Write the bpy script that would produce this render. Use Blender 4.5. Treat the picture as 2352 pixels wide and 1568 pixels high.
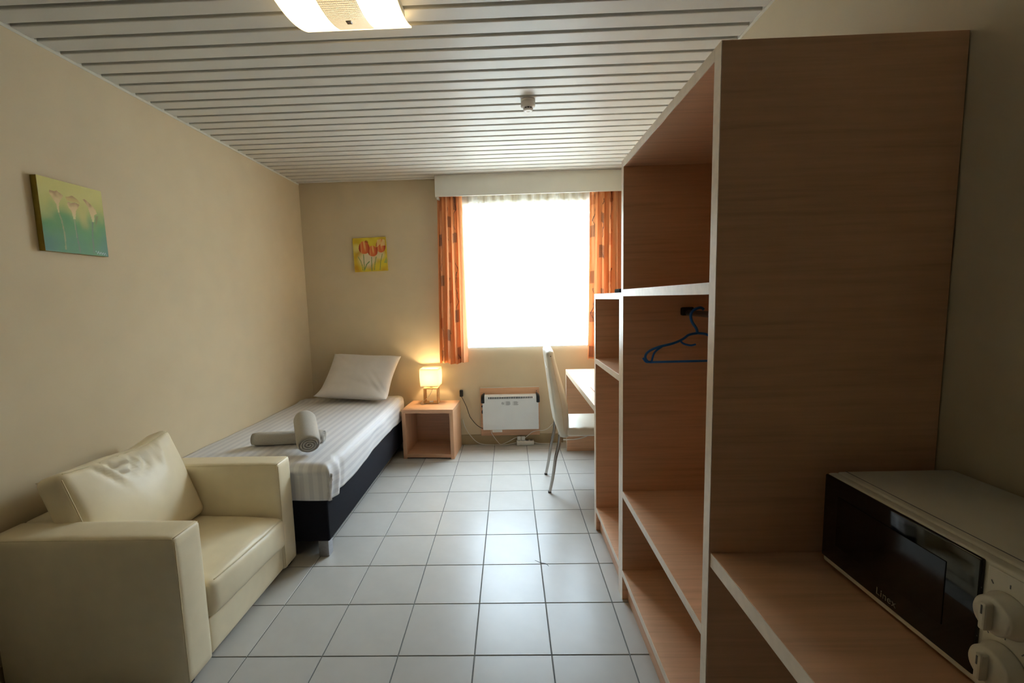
import bpy, bmesh, math, random
import numpy as np
from mathutils import Vector, Matrix, noise

for o in list(bpy.data.objects):
    bpy.data.objects.remove(o, do_unlink=True)
SC = bpy.context.scene
COL = SC.collection
random.seed(7)

# ------------------------------------------------------------------ camera
def make_camera():
    yaw, pitch, roll = .0266, -.1085, -.0269
    cy_, sy_ = math.cos(yaw), math.sin(yaw)
    f = Vector((-sy_ * math.cos(pitch), cy_ * math.cos(pitch), math.sin(pitch)))
    r = Vector((cy_, sy_, 0)); u = r.cross(f)
    r2 = r * math.cos(roll) + u * math.sin(roll)
    u2 = -r * math.sin(roll) + u * math.cos(roll)
    cd = bpy.data.cameras.new('camera'); cam = bpy.data.objects.new('camera', cd); COL.objects.link(cam)
    m = Matrix((r2, u2, -f)).transposed().to_4x4(); m.translation = (0, 0, 1.4232)
    cam.matrix_world = m
    cd.sensor_fit = 'HORIZONTAL'; cd.sensor_width = 36
    cd.lens = 1032.11 / 2352 * 36
    cd.shift_x = (1176 - 1144.38) / 2352
    cd.shift_y = (798.72 - 784) / 2352
    cd.clip_start = .02
    SC.camera = cam
make_camera()

# ------------------------------------------------------------------ sky, daylight, exposure
SKY = 106.0                      # zenith luminance of a standard overcast sky
w = bpy.data.worlds.new('overcast_sky'); SC.world = w; w.use_nodes = True
def overcast(nt):
    bg = nt.nodes['Background']
    tc = nt.nodes.new('ShaderNodeTexCoord'); sp = nt.nodes.new('ShaderNodeSeparateXYZ')
    nt.links.new(tc.outputs['Generated'], sp.inputs[0])
    mx = nt.nodes.new('ShaderNodeMath'); mx.operation = 'MAXIMUM'; nt.links.new(sp.outputs[2], mx.inputs[0]); mx.inputs[1].default_value = 0
    ma = nt.nodes.new('ShaderNodeMath'); ma.operation = 'MULTIPLY_ADD'      # (1 + 2 sin h) / 3
    nt.links.new(mx.outputs[0], ma.inputs[0]); ma.inputs[1].default_value = 2 * SKY / 3; ma.inputs[2].default_value = SKY / 3
    bg.inputs[0].default_value = (.66, .84, 1.0, 1); nt.links.new(ma.outputs[0], bg.inputs[1])
overcast(w.node_tree)
SC.view_settings.view_transform = 'Standard'; SC.view_settings.look = 'None'
SC.view_settings.gamma = 1; SC.view_settings.use_curve_mapping = False
SC.view_settings.exposure = 0.0
pl = bpy.data.lights.new('window_portal', 'AREA'); pl.shape = 'RECTANGLE'; pl.size = 1.5; pl.size_y = 1.5
pl.cycles.is_portal = True
po = bpy.data.objects.new('window_portal', pl); COL.objects.link(po)
po.location = (.2, 4.68, 1.65); po.rotation_euler = (-math.pi / 2, 0, 0)
try:
    SC.cycles.use_denoising = True
    SC.cycles.max_bounces = 6; SC.cycles.diffuse_bounces = 4; SC.cycles.glossy_bounces = 3; SC.cycles.transmission_bounces = 4; SC.cycles.transparent_max_bounces = 8
    SC.cycles.use_adaptive_sampling = True; SC.cycles.adaptive_threshold = .03
    SC.cycles.sample_clamp_indirect = 8
    SC.cycles.caustics_reflective = False; SC.cycles.caustics_refractive = False
except Exception:
    pass

# ------------------------------------------------------------------ room numbers
XL, XR, YB, YF, ZC = -1.949, 1.055, 4.314, -3.0, 2.544

# ------------------------------------------------------------------ materials
def lin(r, g, b):
    def c(v):
        v /= 255
        return v / 12.92 if v <= .04045 else ((v + .055) / 1.055) ** 2.4
    return (c(r), c(g), c(b), 1)
class NT:
    def __init__(s, name):
        s.m = bpy.data.materials.new(name); s.m.use_nodes = True
        s.t = s.m.node_tree; s.b = s.t.nodes['Principled BSDF']; s.out = s.t.nodes['Material Output']
    def n(s, typ, **kw):
        x = s.t.nodes.new(typ)
        for k, v in kw.items(): setattr(x, k, v)
        return x
    def l(s, a, b): s.t.links.new(a, b)
    def ramp(s, fac, stops):
        r = s.n('ShaderNodeValToRGB'); e = r.color_ramp.elements
        e[0].position, e[0].color = stops[0]; e[1].position, e[1].color = stops[-1]
        for p, c in stops[1:-1]:
            q = e.new(p); q.color = c
        s.l(fac, r.inputs[0]); return r.outputs[0]
    def coord(s, scale=(1, 1, 1), kind='Object'):
        t = s.n('ShaderNodeTexCoord'); mp = s.n('ShaderNodeMapping')
        mp.inputs['Scale'].default_value = scale
        s.l(t.outputs[kind], mp.inputs[0]); return mp.outputs[0]
    def noise(s, vec, scale, detail=3, rough=.5):
        x = s.n('ShaderNodeTexNoise'); x.inputs['Scale'].default_value = scale
        x.inputs['Detail'].default_value = detail; x.inputs['Roughness'].default_value = rough
        s.l(vec, x.inputs['Vector']); return x.outputs['Fac']
    def bump(s, h, strength, dist):
        x = s.n('ShaderNodeBump'); x.inputs['Strength'].default_value = strength
        x.inputs['Distance'].default_value = dist
        s.l(h, x.inputs['Height']); s.l(x.outputs[0], s.b.inputs['Normal'])
    def set(s, col=None, rough=None, metal=None, spec=None):
        if col is not None: s.b.inputs['Base Color'].default_value = col
        if rough is not None: s.b.inputs['Roughness'].default_value = rough
        if metal is not None: s.b.inputs['Metallic'].default_value = metal
        if spec is not None: s.b.inputs['Specular IOR Level'].default_value = spec
        return s
def mul(c, k): return (min(1, c[0] * k), min(1, c[1] * k), min(1, c[2] * k), 1)
def plain(name, col, rough=.5, metal=0., spec=.5, var=.06, nscale=30, bump=0., bd=.001):
    """a painted / moulded surface with faint procedural variation"""
    q = NT(name).set(None, rough, metal, spec)
    v = q.coord(); f = q.noise(v, nscale, 1)
    q.l(q.ramp(f, [(.3, mul(col, 1 - var)), (.7, mul(col, 1 + var))]), q.b.inputs['Base Color'])
    if bump: q.bump(q.noise(v, nscale * 6, 1), bump, bd)
    return q.m
def wood(name, axis, base=(222, 172, 134), rough=.42):
    q = NT(name).set(None, rough, 0, .45)
    sc = [38, 38, 38]; sc[axis] = 1.6
    v = q.coord(tuple(sc)); f = q.noise(v, 1.6, 4, .62)
    sc2 = [7, 7, 7]; sc2[axis] = .5
    f2 = q.noise(q.coord(tuple(sc2)), 1.5, 1, .5)
    mx = q.n('ShaderNodeMath', operation='MULTIPLY_ADD'); q.l(f, mx.inputs[0]); mx.inputs[1].default_value = .74
    ad = q.n('ShaderNodeMath', operation='MULTIPLY'); q.l(f2, ad.inputs[0]); ad.inputs[1].default_value = .26
    q.l(ad.outputs[0], mx.inputs[2])
    c = lin(*base)
    q.l(q.ramp(mx.outputs[0], [(.30, mul(c, .78)), (.46, mul(c, .94)), (.56, c), (.72, mul(c, 1.09))]), q.b.inputs['Base Color'])
    q.bump(f, .12, .0006)
    return q.m
def attr_mat(name, rough=.6, translucent=0., bump=0.):
    q = NT(name).set(None, rough, 0, .3)
    a = q.n('ShaderNodeAttribute'); a.attribute_name = 'paint'
    q.l(a.outputs['Color'], q.b.inputs['Base Color'])
    if bump:
        q.bump(q.noise(q.coord(), 700, 2), bump, .0006)
    if translucent:
        tr = q.n('ShaderNodeBsdfTranslucent'); q.l(a.outputs['Color'], tr.inputs[0])
        mx = q.n('ShaderNodeMixShader'); mx.inputs[0].default_value = translucent
        q.l(q.b.outputs[0], mx.inputs[1]); q.l(tr.outputs[0], mx.inputs[2]); q.l(mx.outputs[0], q.out.inputs[0])
    return q.m
M = {}
M['wall'] = plain('cream_wall_paint', lin(216, 198, 166), .75, 0, .25, .02, 6, .25, .0012)
M['floor_base'] = plain('grey_grout', lin(118, 118, 114), .9, 0, .2, .06, 60)
M['skirt'] = plain('beige_skirting_tile', lin(168, 148, 112), .45, 0, .4, .05, 12)
def tile_mat():
    q = NT('glazed_floor_tile').set(None, .33, 0, .30)
    v = q.coord(); f = q.noise(v, 9, 2, .6)
    c = lin(190, 186, 179)
    oi = q.n('ShaderNodeObjectInfo')
    r1 = q.ramp(f, [(.3, mul(c, .97)), (.7, mul(c, 1.03))])
    hs = q.n('ShaderNodeMix', data_type='RGBA', blend_type='MULTIPLY'); hs.inputs[0].default_value = 1
    q.l(r1, hs.inputs[6]); q.l(q.ramp(oi.outputs['Random'], [(0, (.955, .955, .955, 1)), (1, (1, 1, 1, 1))]), hs.inputs[7])
    q.l(hs.outputs[2], q.b.inputs['Base Color'])
    q.b.inputs['Roughness'].default_value = .325
    q.bump(q.noise(v, 120, 0), .03, .0008)
    return q.m
M['tile'] = tile_mat()
M['slat'] = plain('white_enamel_slat', lin(208, 205, 197), .45, 0, .36, .015, 5)
M['ceil_back'] = plain('dark_ceiling_void', lin(120, 112, 98), .9, 0, .2, .05, 20)
M['trim'] = plain('white_trim_paint', lin(225, 222, 210), .5, 0, .4, .02, 10)
M['wx'], M['wy'], M['wz'] = wood('oak_laminate_along_x', 0), wood('oak_laminate_along_y', 1), wood('oak_laminate_along_z', 2)
M['edge'] = plain('oak_edge_band', lin(234, 216, 194), .32, 0, .5, .05, 40)  # window light on the board edges is put into this paler colour
M['pelmet'] = plain('white_pelmet_board', lin(226, 224, 214), .5, 0, .4, .015, 8)
M['leather'] = plain('cream_leather', lin(242, 227, 194), .40, 0, .45, .025, 14, .18, .0008)
M['leather_seam'] = plain('cream_stitching', lin(224, 208, 168), .6, 0, .3, .03, 60)
M['white_leather'] = plain('white_leather', lin(232, 226, 208), .36, 0, .5, .02, 14, .12, .0008)
M['chrome'] = plain('brushed_chrome', lin(178, 172, 164), .25, 1.0, .5, .05, 60)
M['steel_block'] = plain('brushed_steel_block', lin(165, 165, 168), .4, .9, .5, .08, 90)
M['black_fabric'] = plain('black_upholstery', lin(24, 24, 32), .85, 0, .25, .25, 400, .3, .001)
M['sheet'] = plain('white_cotton_sheet', lin(232, 228, 218), .85, 0, .2, .02, 12, .15, .002)
M['pillow'] = plain('white_pillow_cotton', lin(233, 227, 222), .85, 0, .2, .015, 12, .2, .002)
def duvet_mat():
    q = NT('striped_satin_duvet').set(None, .6, 0, .35)
    a = q.n('ShaderNodeAttribute'); a.attribute_name = 'stripe'
    f = q.n('ShaderNodeMath', operation='MULTIPLY'); q.l(a.outputs['Fac'], f.inputs[0]); f.inputs[1].default_value = 1 / .052
    g = q.n('ShaderNodeMath', operation='FRACT'); q.l(f.outputs[0], g.inputs[0])
    q.l(q.ramp(g.outputs[0], [(.0, lin(236, 234, 234)), (.46, lin(236, 234, 234)), (.54, lin(222, 220, 222)), (.94, lin(222, 220, 222)), (1, lin(236, 234, 234))]), q.b.inputs['Base Color'])
    q.l(q.ramp(g.outputs[0], [(.46, (.72, .72, .72, 1)), (.54, (.5, .5, .5, 1))]), q.b.inputs['Roughness'])
    q.bump(q.noise(q.coord(), 9, 4), .25, .006)
    return q.m
M['duvet'] = duvet_mat()
M['towel'] = plain('white_terry_towel', lin(236, 228, 216), .95, 0, .1, .05, 220, .9, .004)
M['blue'] = plain('blue_plastic', lin(18, 104, 186), .35, 0, .5, .08, 30)
M['black'] = plain('black_plastic', lin(24, 25, 27), .4, 0, .5, .1, 30)
M['matt_black'] = plain('matt_black_casing', lin(16, 17, 19), .85, 0, .15, .1, 30)
M['bracket'] = plain('dark_bracket_metal', lin(58, 54, 48), .4, .6, .5, .1, 40)
M['rod'] = plain('grey_rod_metal', lin(120, 114, 104), .35, .85, .5, .06, 40)
M['heater'] = plain('white_heater_enamel', lin(240, 241, 240), .45, 0, .45, .012, 10)
M['white_plastic'] = plain('white_plastic', lin(226, 222, 212), .4, 0, .5, .03, 30)
M['print'] = plain('grey_print', lin(120, 122, 124), .7, 0, .2, .05, 60)
M['lamp_wood'] = plain('pale_lamp_wood', lin(206, 164, 108), .5, 0, .4, .1, 40)
M['smoke'] = plain('offwhite_detector_plastic', lin(224, 218, 212), .45, 0, .45, .02, 20)
M['mw_body'] = plain('white_microwave_enamel', lin(222, 216, 198), .45, 0, .45, .03, 14)
M['mw_glass'] = plain('black_glass', lin(8, 9, 11), .06, 0, .6, .1, 8)
M['mw_inner'] = plain('dark_perforated_window', lin(18, 14, 11), .12, 0, .5, .3, 300)
M['silver_print'] = plain('silver_lettering', lin(158, 148, 134), .5, .2, .5, .05, 60)
M['paper'] = plain('pinkish_paper', lin(226, 198, 186), .7, 0, .2, .04, 30)
M['ground'] = plain('pale_paving', lin(150, 148, 140), .9, 0, .2, .1, 3)
M['frame'] = plain('white_window_frame', lin(232, 232, 230), .4, 0, .5, .02, 10)
M['sill'] = plain('pale_stone_sill', lin(214, 212, 206), .4, 0, .5, .04, 14)
def sheer_mat():
    q = NT('white_sheer_voile')
    v = q.coord((900, 1, 900)); f = q.noise(v, 1, 1)
    tr = q.n('ShaderNodeBsdfTranslucent'); tr.inputs[0].default_value = (.97, .97, .96, 1)
    df = q.n('ShaderNodeBsdfDiffuse'); df.inputs[0].default_value = (.93, .93, .92, 1)
    tp = q.n('ShaderNodeBsdfTransparent')
    m1 = q.n('ShaderNodeMixShader'); m1.inputs[0].default_value = .70
    q.l(df.outputs[0], m1.inputs[1]); q.l(tr.outputs[0], m1.inputs[2])
    m2 = q.n('ShaderNodeMixShader')
    q.l(q.ramp(f, [(.3, (.38, .38, .38, 1)), (.7, (.46, .46, .46, 1))]), m2.inputs[0])
    q.l(m1.outputs[0], m2.inputs[1]); q.l(tp.outputs[0], m2.inputs[2])
    q.l(m2.outputs[0], q.out.inputs[0]); return q.m
M['sheer'] = sheer_mat()
def pane_mat():
    q = NT('window_glass')
    tp = q.n('ShaderNodeBsdfTransparent'); gl = q.n('ShaderNodeBsdfGlossy'); gl.inputs['Roughness'].default_value = .02
    mx = q.n('ShaderNodeMixShader'); mx.inputs[0].default_value = .07
    q.l(tp.outputs[0], mx.inputs[1]); q.l(gl.outputs[0], mx.inputs[2]); q.l(mx.outputs[0], q.out.inputs[0])
    return q.m
M['pane'] = pane_mat()
def emit(name, col, strength):
    q = NT(name); q.set(col, .5)
    q.b.inputs['Emission Color'].default_value = col
    q.b.inputs['Emission Strength'].default_value = strength
    return q.m
WARM = (1.0, .72, .34, 1)
def lamp_glass():
    """frosted diffuser: bright outer fields, a denser printed grid down the middle"""
    q = NT('frosted_lamp_glass'); q.set((.95, .93, .85, 1), .3)
    t = q.n('ShaderNodeTexCoord'); sp = q.n('ShaderNodeSeparateXYZ'); q.l(t.outputs['Object'], sp.inputs[0])
    def saw(o, per):
        a = q.n('ShaderNodeMath', operation='MULTIPLY'); q.l(o, a.inputs[0]); a.inputs[1].default_value = 1 / per
        b = q.n('ShaderNodeMath', operation='FRACT'); q.l(a.outputs[0], b.inputs[0])
        c = q.n('ShaderNodeMath', operation='LESS_THAN'); q.l(b.outputs[0], c.inputs[0]); c.inputs[1].default_value = .34
        return c.outputs[0]
    g = q.n('ShaderNodeMath', operation='MAXIMUM'); q.l(saw(sp.outputs[0], .0065), g.inputs[0]); q.l(saw(sp.outputs[1], .0105), g.inputs[1])
    ab = q.n('ShaderNodeMath', operation='ABSOLUTE'); q.l(sp.outputs[0], ab.inputs[0])
    lt = q.n('ShaderNodeMath', operation='LESS_THAN'); q.l(ab.outputs[0], lt.inputs[0]); lt.inputs[1].default_value = .068
    ay = q.n('ShaderNodeMath', operation='ABSOLUTE'); q.l(sp.outputs[1], ay.inputs[0])
    ly = q.n('ShaderNodeMath', operation='LESS_THAN'); q.l(ay.outputs[0], ly.inputs[0]); ly.inputs[1].default_value = .186
    a1 = q.n('ShaderNodeMath', operation='MULTIPLY'); q.l(lt.outputs[0], a1.inputs[0]); q.l(ly.outputs[0], a1.inputs[1])
    a2 = q.n('ShaderNodeMath', operation='MULTIPLY'); q.l(a1.outputs[0], a2.inputs[0]); q.l(g.outputs[0], a2.inputs[1])
    st = q.n('ShaderNodeMapRange'); q.l(a2.outputs[0], st.inputs[0])
    st.inputs[3].default_value = 1.15; st.inputs[4].default_value = .22
    sel = q.n('ShaderNodeMix', data_type='FLOAT'); q.l(a1.outputs[0], sel.inputs[0]); sel.inputs[2].default_value = LAMP_E; q.l(st.outputs[0], sel.inputs[3])
    q.b.inputs['Emission Color'].default_value = WARM
    q.l(sel.outputs[0], q.b.inputs['Emission Strength'])
    return q.m
LAMP_E = 3.6
M['lamp_glass'] = lamp_glass()
def shade_mat():
    q = NT('cream_lamp_shade')
    tr = q.n('ShaderNodeBsdfTranslucent'); tr.inputs[0].default_value = (.98, .96, .88, 1)
    df = q.n('ShaderNodeBsdfDiffuse'); df.inputs[0].default_value = (.9, .85, .72, 1)
    mx = q.n('ShaderNodeMixShader'); mx.inputs[0].default_value = .72
    q.l(df.outputs[0], mx.inputs[1]); q.l(tr.outputs[0], mx.inputs[2]); q.l(mx.outputs[0], q.out.inputs[0])
    return q.m
M['shade'] = shade_mat()
M['bulb'] = emit('warm_bulb', WARM, 14)
M['canvas'] = attr_mat('painted_canvas', .42, 0, .35)
M['curtain'] = attr_mat('orange_printed_curtain', .85, .24)

# ------------------------------------------------------------------ mesh helpers
def link(name, me, mat, parent=None, smooth=False):
    o = bpy.data.objects.new(name, me); COL.objects.link(o)
    if mat is not None and not me.materials:
        for m_ in (mat if isinstance(mat, (list, tuple)) else [mat]):
            me.materials.append(M[m_] if isinstance(m_, str) else m_)
    if smooth:
        for p in me.polygons: p.use_smooth = True
    if parent is not None: o.parent = parent
    return o
def tag(o, label, cat=None, group=None, kind=None):
    if label: o['label'] = label
    if cat: o['category'] = cat
    if group: o['group'] = group
    if kind: o['kind'] = kind
    return o
def thing(name, label, cat, loc=(0, 0, 0), rz=0., group=None):
    o = bpy.data.objects.new(name, None); COL.objects.link(o)
    o.empty_display_size = .05; o.location = loc; o.rotation_euler = (0, 0, rz)
    return tag(o, label, cat, group)
def obj(name, bm, mat, parent=None, smooth=False):
    me = bpy.data.meshes.new(name); bm.to_mesh(me); bm.free()
    return link(name, me, mat, parent, smooth)
def boxv(bm, x0, x1, y0, y1, z0, z1, mi=0):
    v = [bm.verts.new(p) for p in ((x0, y0, z0), (x1, y0, z0), (x1, y1, z0), (x0, y1, z0), (x0, y0, z1), (x1, y0, z1), (x1, y1, z1), (x0, y1, z1))]
    for f in ((0, 3, 2, 1), (4, 5, 6, 7), (0, 1, 5, 4), (1, 2, 6, 5), (2, 3, 7, 6), (3, 0, 4, 7)):
        bm.faces.new([v[i] for i in f]).material_index = mi
    return v
def box(name, b, mat, parent=None, bev=0., seg=2, smooth=None):
    """b = x0,x1,y0,y1,z0,z1 ; the object's origin is put at the box's base centre"""
    x0, x1, y0, y1, z0, z1 = b
    c = ((x0 + x1) / 2, (y0 + y1) / 2, z0)
    bm = bmesh.new(); boxv(bm, x0 - c[0], x1 - c[0], y0 - c[1], y1 - c[1], 0, z1 - z0)
    if bev:
        bmesh.ops.bevel(bm, geom=list(bm.edges), offset=bev, segments=seg, profile=.5, affect='EDGES')
    o = obj(name, bm, mat, parent, smooth if smooth is not None else bool(bev and seg > 2))
    o.location = c
    return o
def catmull(pts, n=8):
    P = [Vector(p) for p in pts]; P = [P[0] * 2 - P[1]] + P + [P[-1] * 2 - P[-2]]
    out = []
    for i in range(1, len(P) - 2):
        for k in range(n):
            t = k / n
            a, b, c, d = P[i - 1], P[i], P[i + 1], P[i + 2]
            out.append(.5 * ((2 * b) + (c - a) * t + (2 * a - 5 * b + 4 * c - d) * t * t + (3 * b - a - 3 * c + d) * t ** 3))
    out.append(P[-2]); return out
def tube_bm(bm, pts, r, n=8, closed=False, cap=True):
    P = [Vector(p) for p in pts]; rings = []
    prev = None
    for i, p in enumerate(P):
        if closed: t = (P[(i + 1) % len(P)] - P[i - 1])
        else: t = P[min(i + 1, len(P) - 1)] - P[max(i - 1, 0)]
        t.normalize()
        if prev is None:
            a = Vector((0, 0, 1)) if abs(t.z) < .9 else Vector((1, 0, 0))
            nx = t.cross(a).normalized()
        else:
            nx = (prev - t * prev.dot(t)).normalized()
        prev = nx; ny = t.cross(nx)
        rr = r(i / max(1, len(P) - 1)) if callable(r) else r
        rings.append([bm.verts.new(p + (nx * math.cos(q) + ny * math.sin(q)) * rr) for q in [2 * math.pi * k / n for k in range(n)]])
    m = len(rings)
    for i in range(m if closed else m - 1):
        a, b = rings[i], rings[(i + 1) % m]
        for k in range(n):
            bm.faces.new((a[k], a[(k + 1) % n], b[(k + 1) % n], b[k]))
    if cap and not closed:
        bm.faces.new(rings[0][::-1]); bm.faces.new(rings[-1])
def tube(name, pts, r, mat, parent=None, n=8, curve=True, k=8, closed=False):
    bm = bmesh.new(); tube_bm(bm, catmull(pts, k) if curve else pts, r, n, closed)
    bmesh.ops.recalc_face_normals(bm, faces=list(bm.faces))
    return obj(name, bm, mat, parent, True)
def lathe_bm(bm, prof, n=32, c=(0, 0, 0)):
    rings = []
    for r, z in prof:
        rings.append([bm.verts.new((c[0] + r * math.cos(2 * math.pi * k / n), c[1] + r * math.sin(2 * math.pi * k / n), c[2] + z)) for k in range(n)])
    for a, b in zip(rings[:-1], rings[1:]):
        for k in range(n): bm.faces.new((a[k], a[(k + 1) % n], b[(k + 1) % n], b[k]))
    bm.faces.new(rings[0][::-1]); bm.faces.new(rings[-1])
    bmesh.ops.recalc_face_normals(bm, faces=list(bm.faces))
def grid(name, fn, nu, nv, mat, parent=None, smooth=True, attr=None, flip=False):
    """fn(i/nu, j/nv) -> point ; attr(u,v) -> rgb written as colour attribute 'paint'"""
    vs = [fn(i / nu, j / nv) for j in range(nv + 1) for i in range(nu + 1)]
    fs = []
    for j in range(nv):
        for i in range(nu):
            a = j * (nu + 1) + i; q = (a, a + 1, a + nu + 2, a + nu + 1)
            fs.append(q[::-1] if flip else q)
    me = bpy.data.meshes.new(name); me.from_pydata([tuple(v) for v in vs], [], fs)
    if attr:
        ca = me.color_attributes.new('paint', 'FLOAT_COLOR', 'POINT')
        vals = []
        for j in range(nv + 1):
            for i in range(nu + 1):
                c = attr(i / nu, j / nv); vals += [c[0], c[1], c[2], 1]
        ca.data.foreach_set('color', vals)
    return link(name, me, mat, parent, smooth)
def puff(name, hx, hy, hz, r, mat, parent=None, bulge=(0, 0, 0), N=14, wrinkle=None):
    """upholstered block: rounded box with bulging faces, centred on its own origin"""
    def warp(t):   # gather grid lines near the edges
        return math.copysign(1 - (1 - abs(t)) ** 1.7, t)
    bm = bmesh.new(); bmesh.ops.create_cube(bm, size=2)
    bmesh.ops.subdivide_edges(bm, edges=list(bm.edges), cuts=N, use_grid_fill=True)
    h = Vector((hx, hy, hz))
    for v in bm.verts:
        p = Vector([warp(t) for t in v.co])
        q = Vector([p[i] * h[i] for i in range(3)])
        inner = Vector([max(-(h[i] - r), min(h[i] - r, q[i])) for i in range(3)])
        d = q - inner
        if d.length > 1e-9: q = inner + d.normalized() * min(r, d.length if min(abs(d.x) > 1e-9, 1) + (abs(d.y) > 1e-9) + (abs(d.z) > 1e-9) < 2 else r)
        for i in range(3):
            if bulge[i]:
                a, b = [(1 - min(1, abs(p[k])) ** 2.2) for k in range(3) if k != i]
                q[i] += bulge[i] * (q[i] / h[i]) * a * b
        if wrinkle: q = wrinkle(q, p)
        v.co = q
    bmesh.ops.recalc_face_normals(bm, faces=list(bm.faces))
    return obj(name, bm, mat, parent, True)

# ================================================================== THE SETTING
def structure(o): o['kind'] = 'structure'; return o
# floor with every tile its own piece
fl = structure(box('floor', (XL - .1, XR + .1, YF - .1, YB + .1, -.10, -.0025), 'floor_base'))
TS, TX0, TY0, GR = .3105, -1.1044, 1.6609, .0048
def tile_mesh(wx_, wy_):
    bm = bmesh.new(); boxv(bm, 0, wx_, 0, wy_, 0, .0085)
    top = [e for e in bm.edges if all(v.co.z > .005 for v in e.verts)]
    bmesh.ops.bevel(bm, geom=top, offset=.0011, segments=1, affect='EDGES')
    me = bpy.data.meshes.new('tile'); bm.to_mesh(me); bm.free(); me.materials.append(M['tile']); return me
cache = {}
i0 = math.floor((XL - TX0) / TS); i1 = math.ceil((XR - TX0) / TS)
j0 = math.floor((YF - TY0) / TS); j1 = math.ceil((YB - TY0) / TS)
for j in range(j0, j1):
    for i in range(i0, i1):
        xa, xb = max(XL + .002, TX0 + i * TS + GR / 2), min(XR - .002, TX0 + (i + 1) * TS - GR / 2)
        ya, yb = max(YF + .002, TY0 + j * TS + GR / 2), min(YB - .002, TY0 + (j + 1) * TS - GR / 2)
        if xb - xa < .015 or yb - ya < .015: continue
        k = (round(xb - xa, 3), round(yb - ya, 3))
        if k not in cache: cache[k] = tile_mesh(xb - xa, yb - ya)
        o = bpy.data.objects.new('tile', cache[k]); COL.objects.link(o); o.parent = fl
        o.location = (xa - fl.location.x, ya - fl.location.y, -.0085 - fl.location.z)
sc_ = tube('scuff_mark', [(.108, 2.318, 0), (.135, 2.295, 0), (.165, 2.282, 0), (.178, 2.262, 0)], lambda t: .0012 + .0012 * math.sin(3 * t), 'print', None, 5)
sc_.parent = fl; sc_.location = (-fl.location.x, -fl.location.y, -fl.location.z)
# walls
structure(box('wall_left', (XL - .12, XL, YF - .12, YB + .42, -.1, ZC + .2), 'wall'))
structure(box('wall_right', (XR, XR + .12, YF - .12, YB + .42, -.1, ZC + .2), 'wall'))
structure(box('wall_front', (XL, XR, YF - .12, YF, -.1, ZC + .2), 'wall'))
WX0, WX1, WZ0, WZ1, WT = -.50, .90, .955, 2.31, .34
bm = bmesh.new()
for b in ((XL, WX0, YB, YB + WT, -.1, ZC + .2), (WX1, XR, YB, YB + WT, -.1, ZC + .2), (WX0, WX1, YB, YB + WT, -.1, WZ0), (WX0, WX1, YB, YB + WT, WZ1, ZC + .2)):
    boxv(bm, *b)
structure(obj('wall_back', bm, 'wall'))
structure(box('baseboard_back', (-.98, .50, YB - .009, YB, 0, .098), 'skirt', bev=.002))
structure(box('baseboard_left', (XL, XL + .009, YF, YB - .01, 0, .098), 'skirt', bev=.002))
# window in its reveal, behind the net curtain
wn = structure(thing('window_1', None, None, (.2, YB + .20, WZ0)))
def wpart(name, x0, x1, z0, z1, y0=-.03, y1=.03, m_='frame', par=wn, bev=.004):
    o = box(name, (x0 - .2, x1 - .2, y0, y1, z0 - WZ0, z1 - WZ0), m_, par, bev); return o
for nm, a in (('frame_jamb', (WX0, WX0 + .06, WZ0, WZ1)), ('frame_jamb', (WX1 - .06, WX1, WZ0, WZ1)), ('frame_head', (WX0 + .06, WX1 - .06, WZ1 - .06, WZ1)), ('frame_bottom', (WX0 + .06, WX1 - .06, WZ0 + .02, WZ0 + .085)), ('mullion', (.17, .23, WZ0 + .085, WZ1 - .06))):
    wpart(nm, *a)
for x0, x1 in ((WX0 + .06, .17), (.23, WX1 - .06)):
    wpart('pane', x0, x1, WZ0 + .085, WZ1 - .06, -.004, .004, 'pane', wn, 0)
wpart('handle', .195, .205, 1.55, 1.68, -.06, -.03, 'white_plastic')
wpart('window_sill', WX0, WX1, WZ0 - .001, WZ0 + .02, -.20, -.03, 'sill')
structure(box('ground', (-40, 40, YB + .6, 80, -.9, -.5), 'ground'))  # unseen ground, added to shape the daylight through the window
M['facade'] = plain('rendered_garden_wall', lin(176, 170, 160), .9, 0, .2, .08, 2)
structure(box('wall_outdoor', (-16, 16, YB + 4.2, YB + 4.5, -.5, 3.4), 'facade'))  # unseen wall, added to block the low sky so daylight falls steeper
# slatted metal ceiling
ce = structure(box('ceiling', (XL, XR, YF, YB, ZC + .022, ZC + .10), 'ceil_back'))
SY0, SP, SG = 1.8407, .1, .019
SX1 = XR - .012
def slat_mesh(ya, yb, ya2=None, yb2=None):
    """C-section strip: flat face, rolled edges turned up; (ya2,yb2) = edges at the far right end"""
    ya2 = ya if ya2 is None else ya2; yb2 = yb if yb2 is None else yb2
    prof = [(0, .016), (0, .004), (.0012, .0012), (.004, 0)]
    bm = bmesh.new(); rows = []
    for x, a, b in ((XL + .002, ya, yb), (SX1, ya2, yb2)):
        pts = [(a + d, z) for d, z in prof] + [(b - d, z) for d, z in prof[::-1]]
        pts += [(b - .0015, .016), (b - .0055, .0018), (a + .0055, .0018), (a + .0015, .016)]
        rows.append([bm.verts.new((x, y, z)) for y, z in pts])
    n = len(rows[0])
    for k in range(n): bm.faces.new((rows[0][k], rows[0][(k + 1) % n], rows[1][(k + 1) % n], rows[1][k]))
    bm.faces.new(rows[0][::-1]); bm.faces.new(rows[1])
    bmesh.ops.recalc_face_normals(bm, faces=list(bm.faces))
    me = bpy.data.meshes.new('slat'); bm.to_mesh(me); bm.free(); me.materials.append(M['slat']); return me
full = slat_mesh(0, SP - SG)
n0 = math.floor((YF - SY0) / SP)
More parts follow.
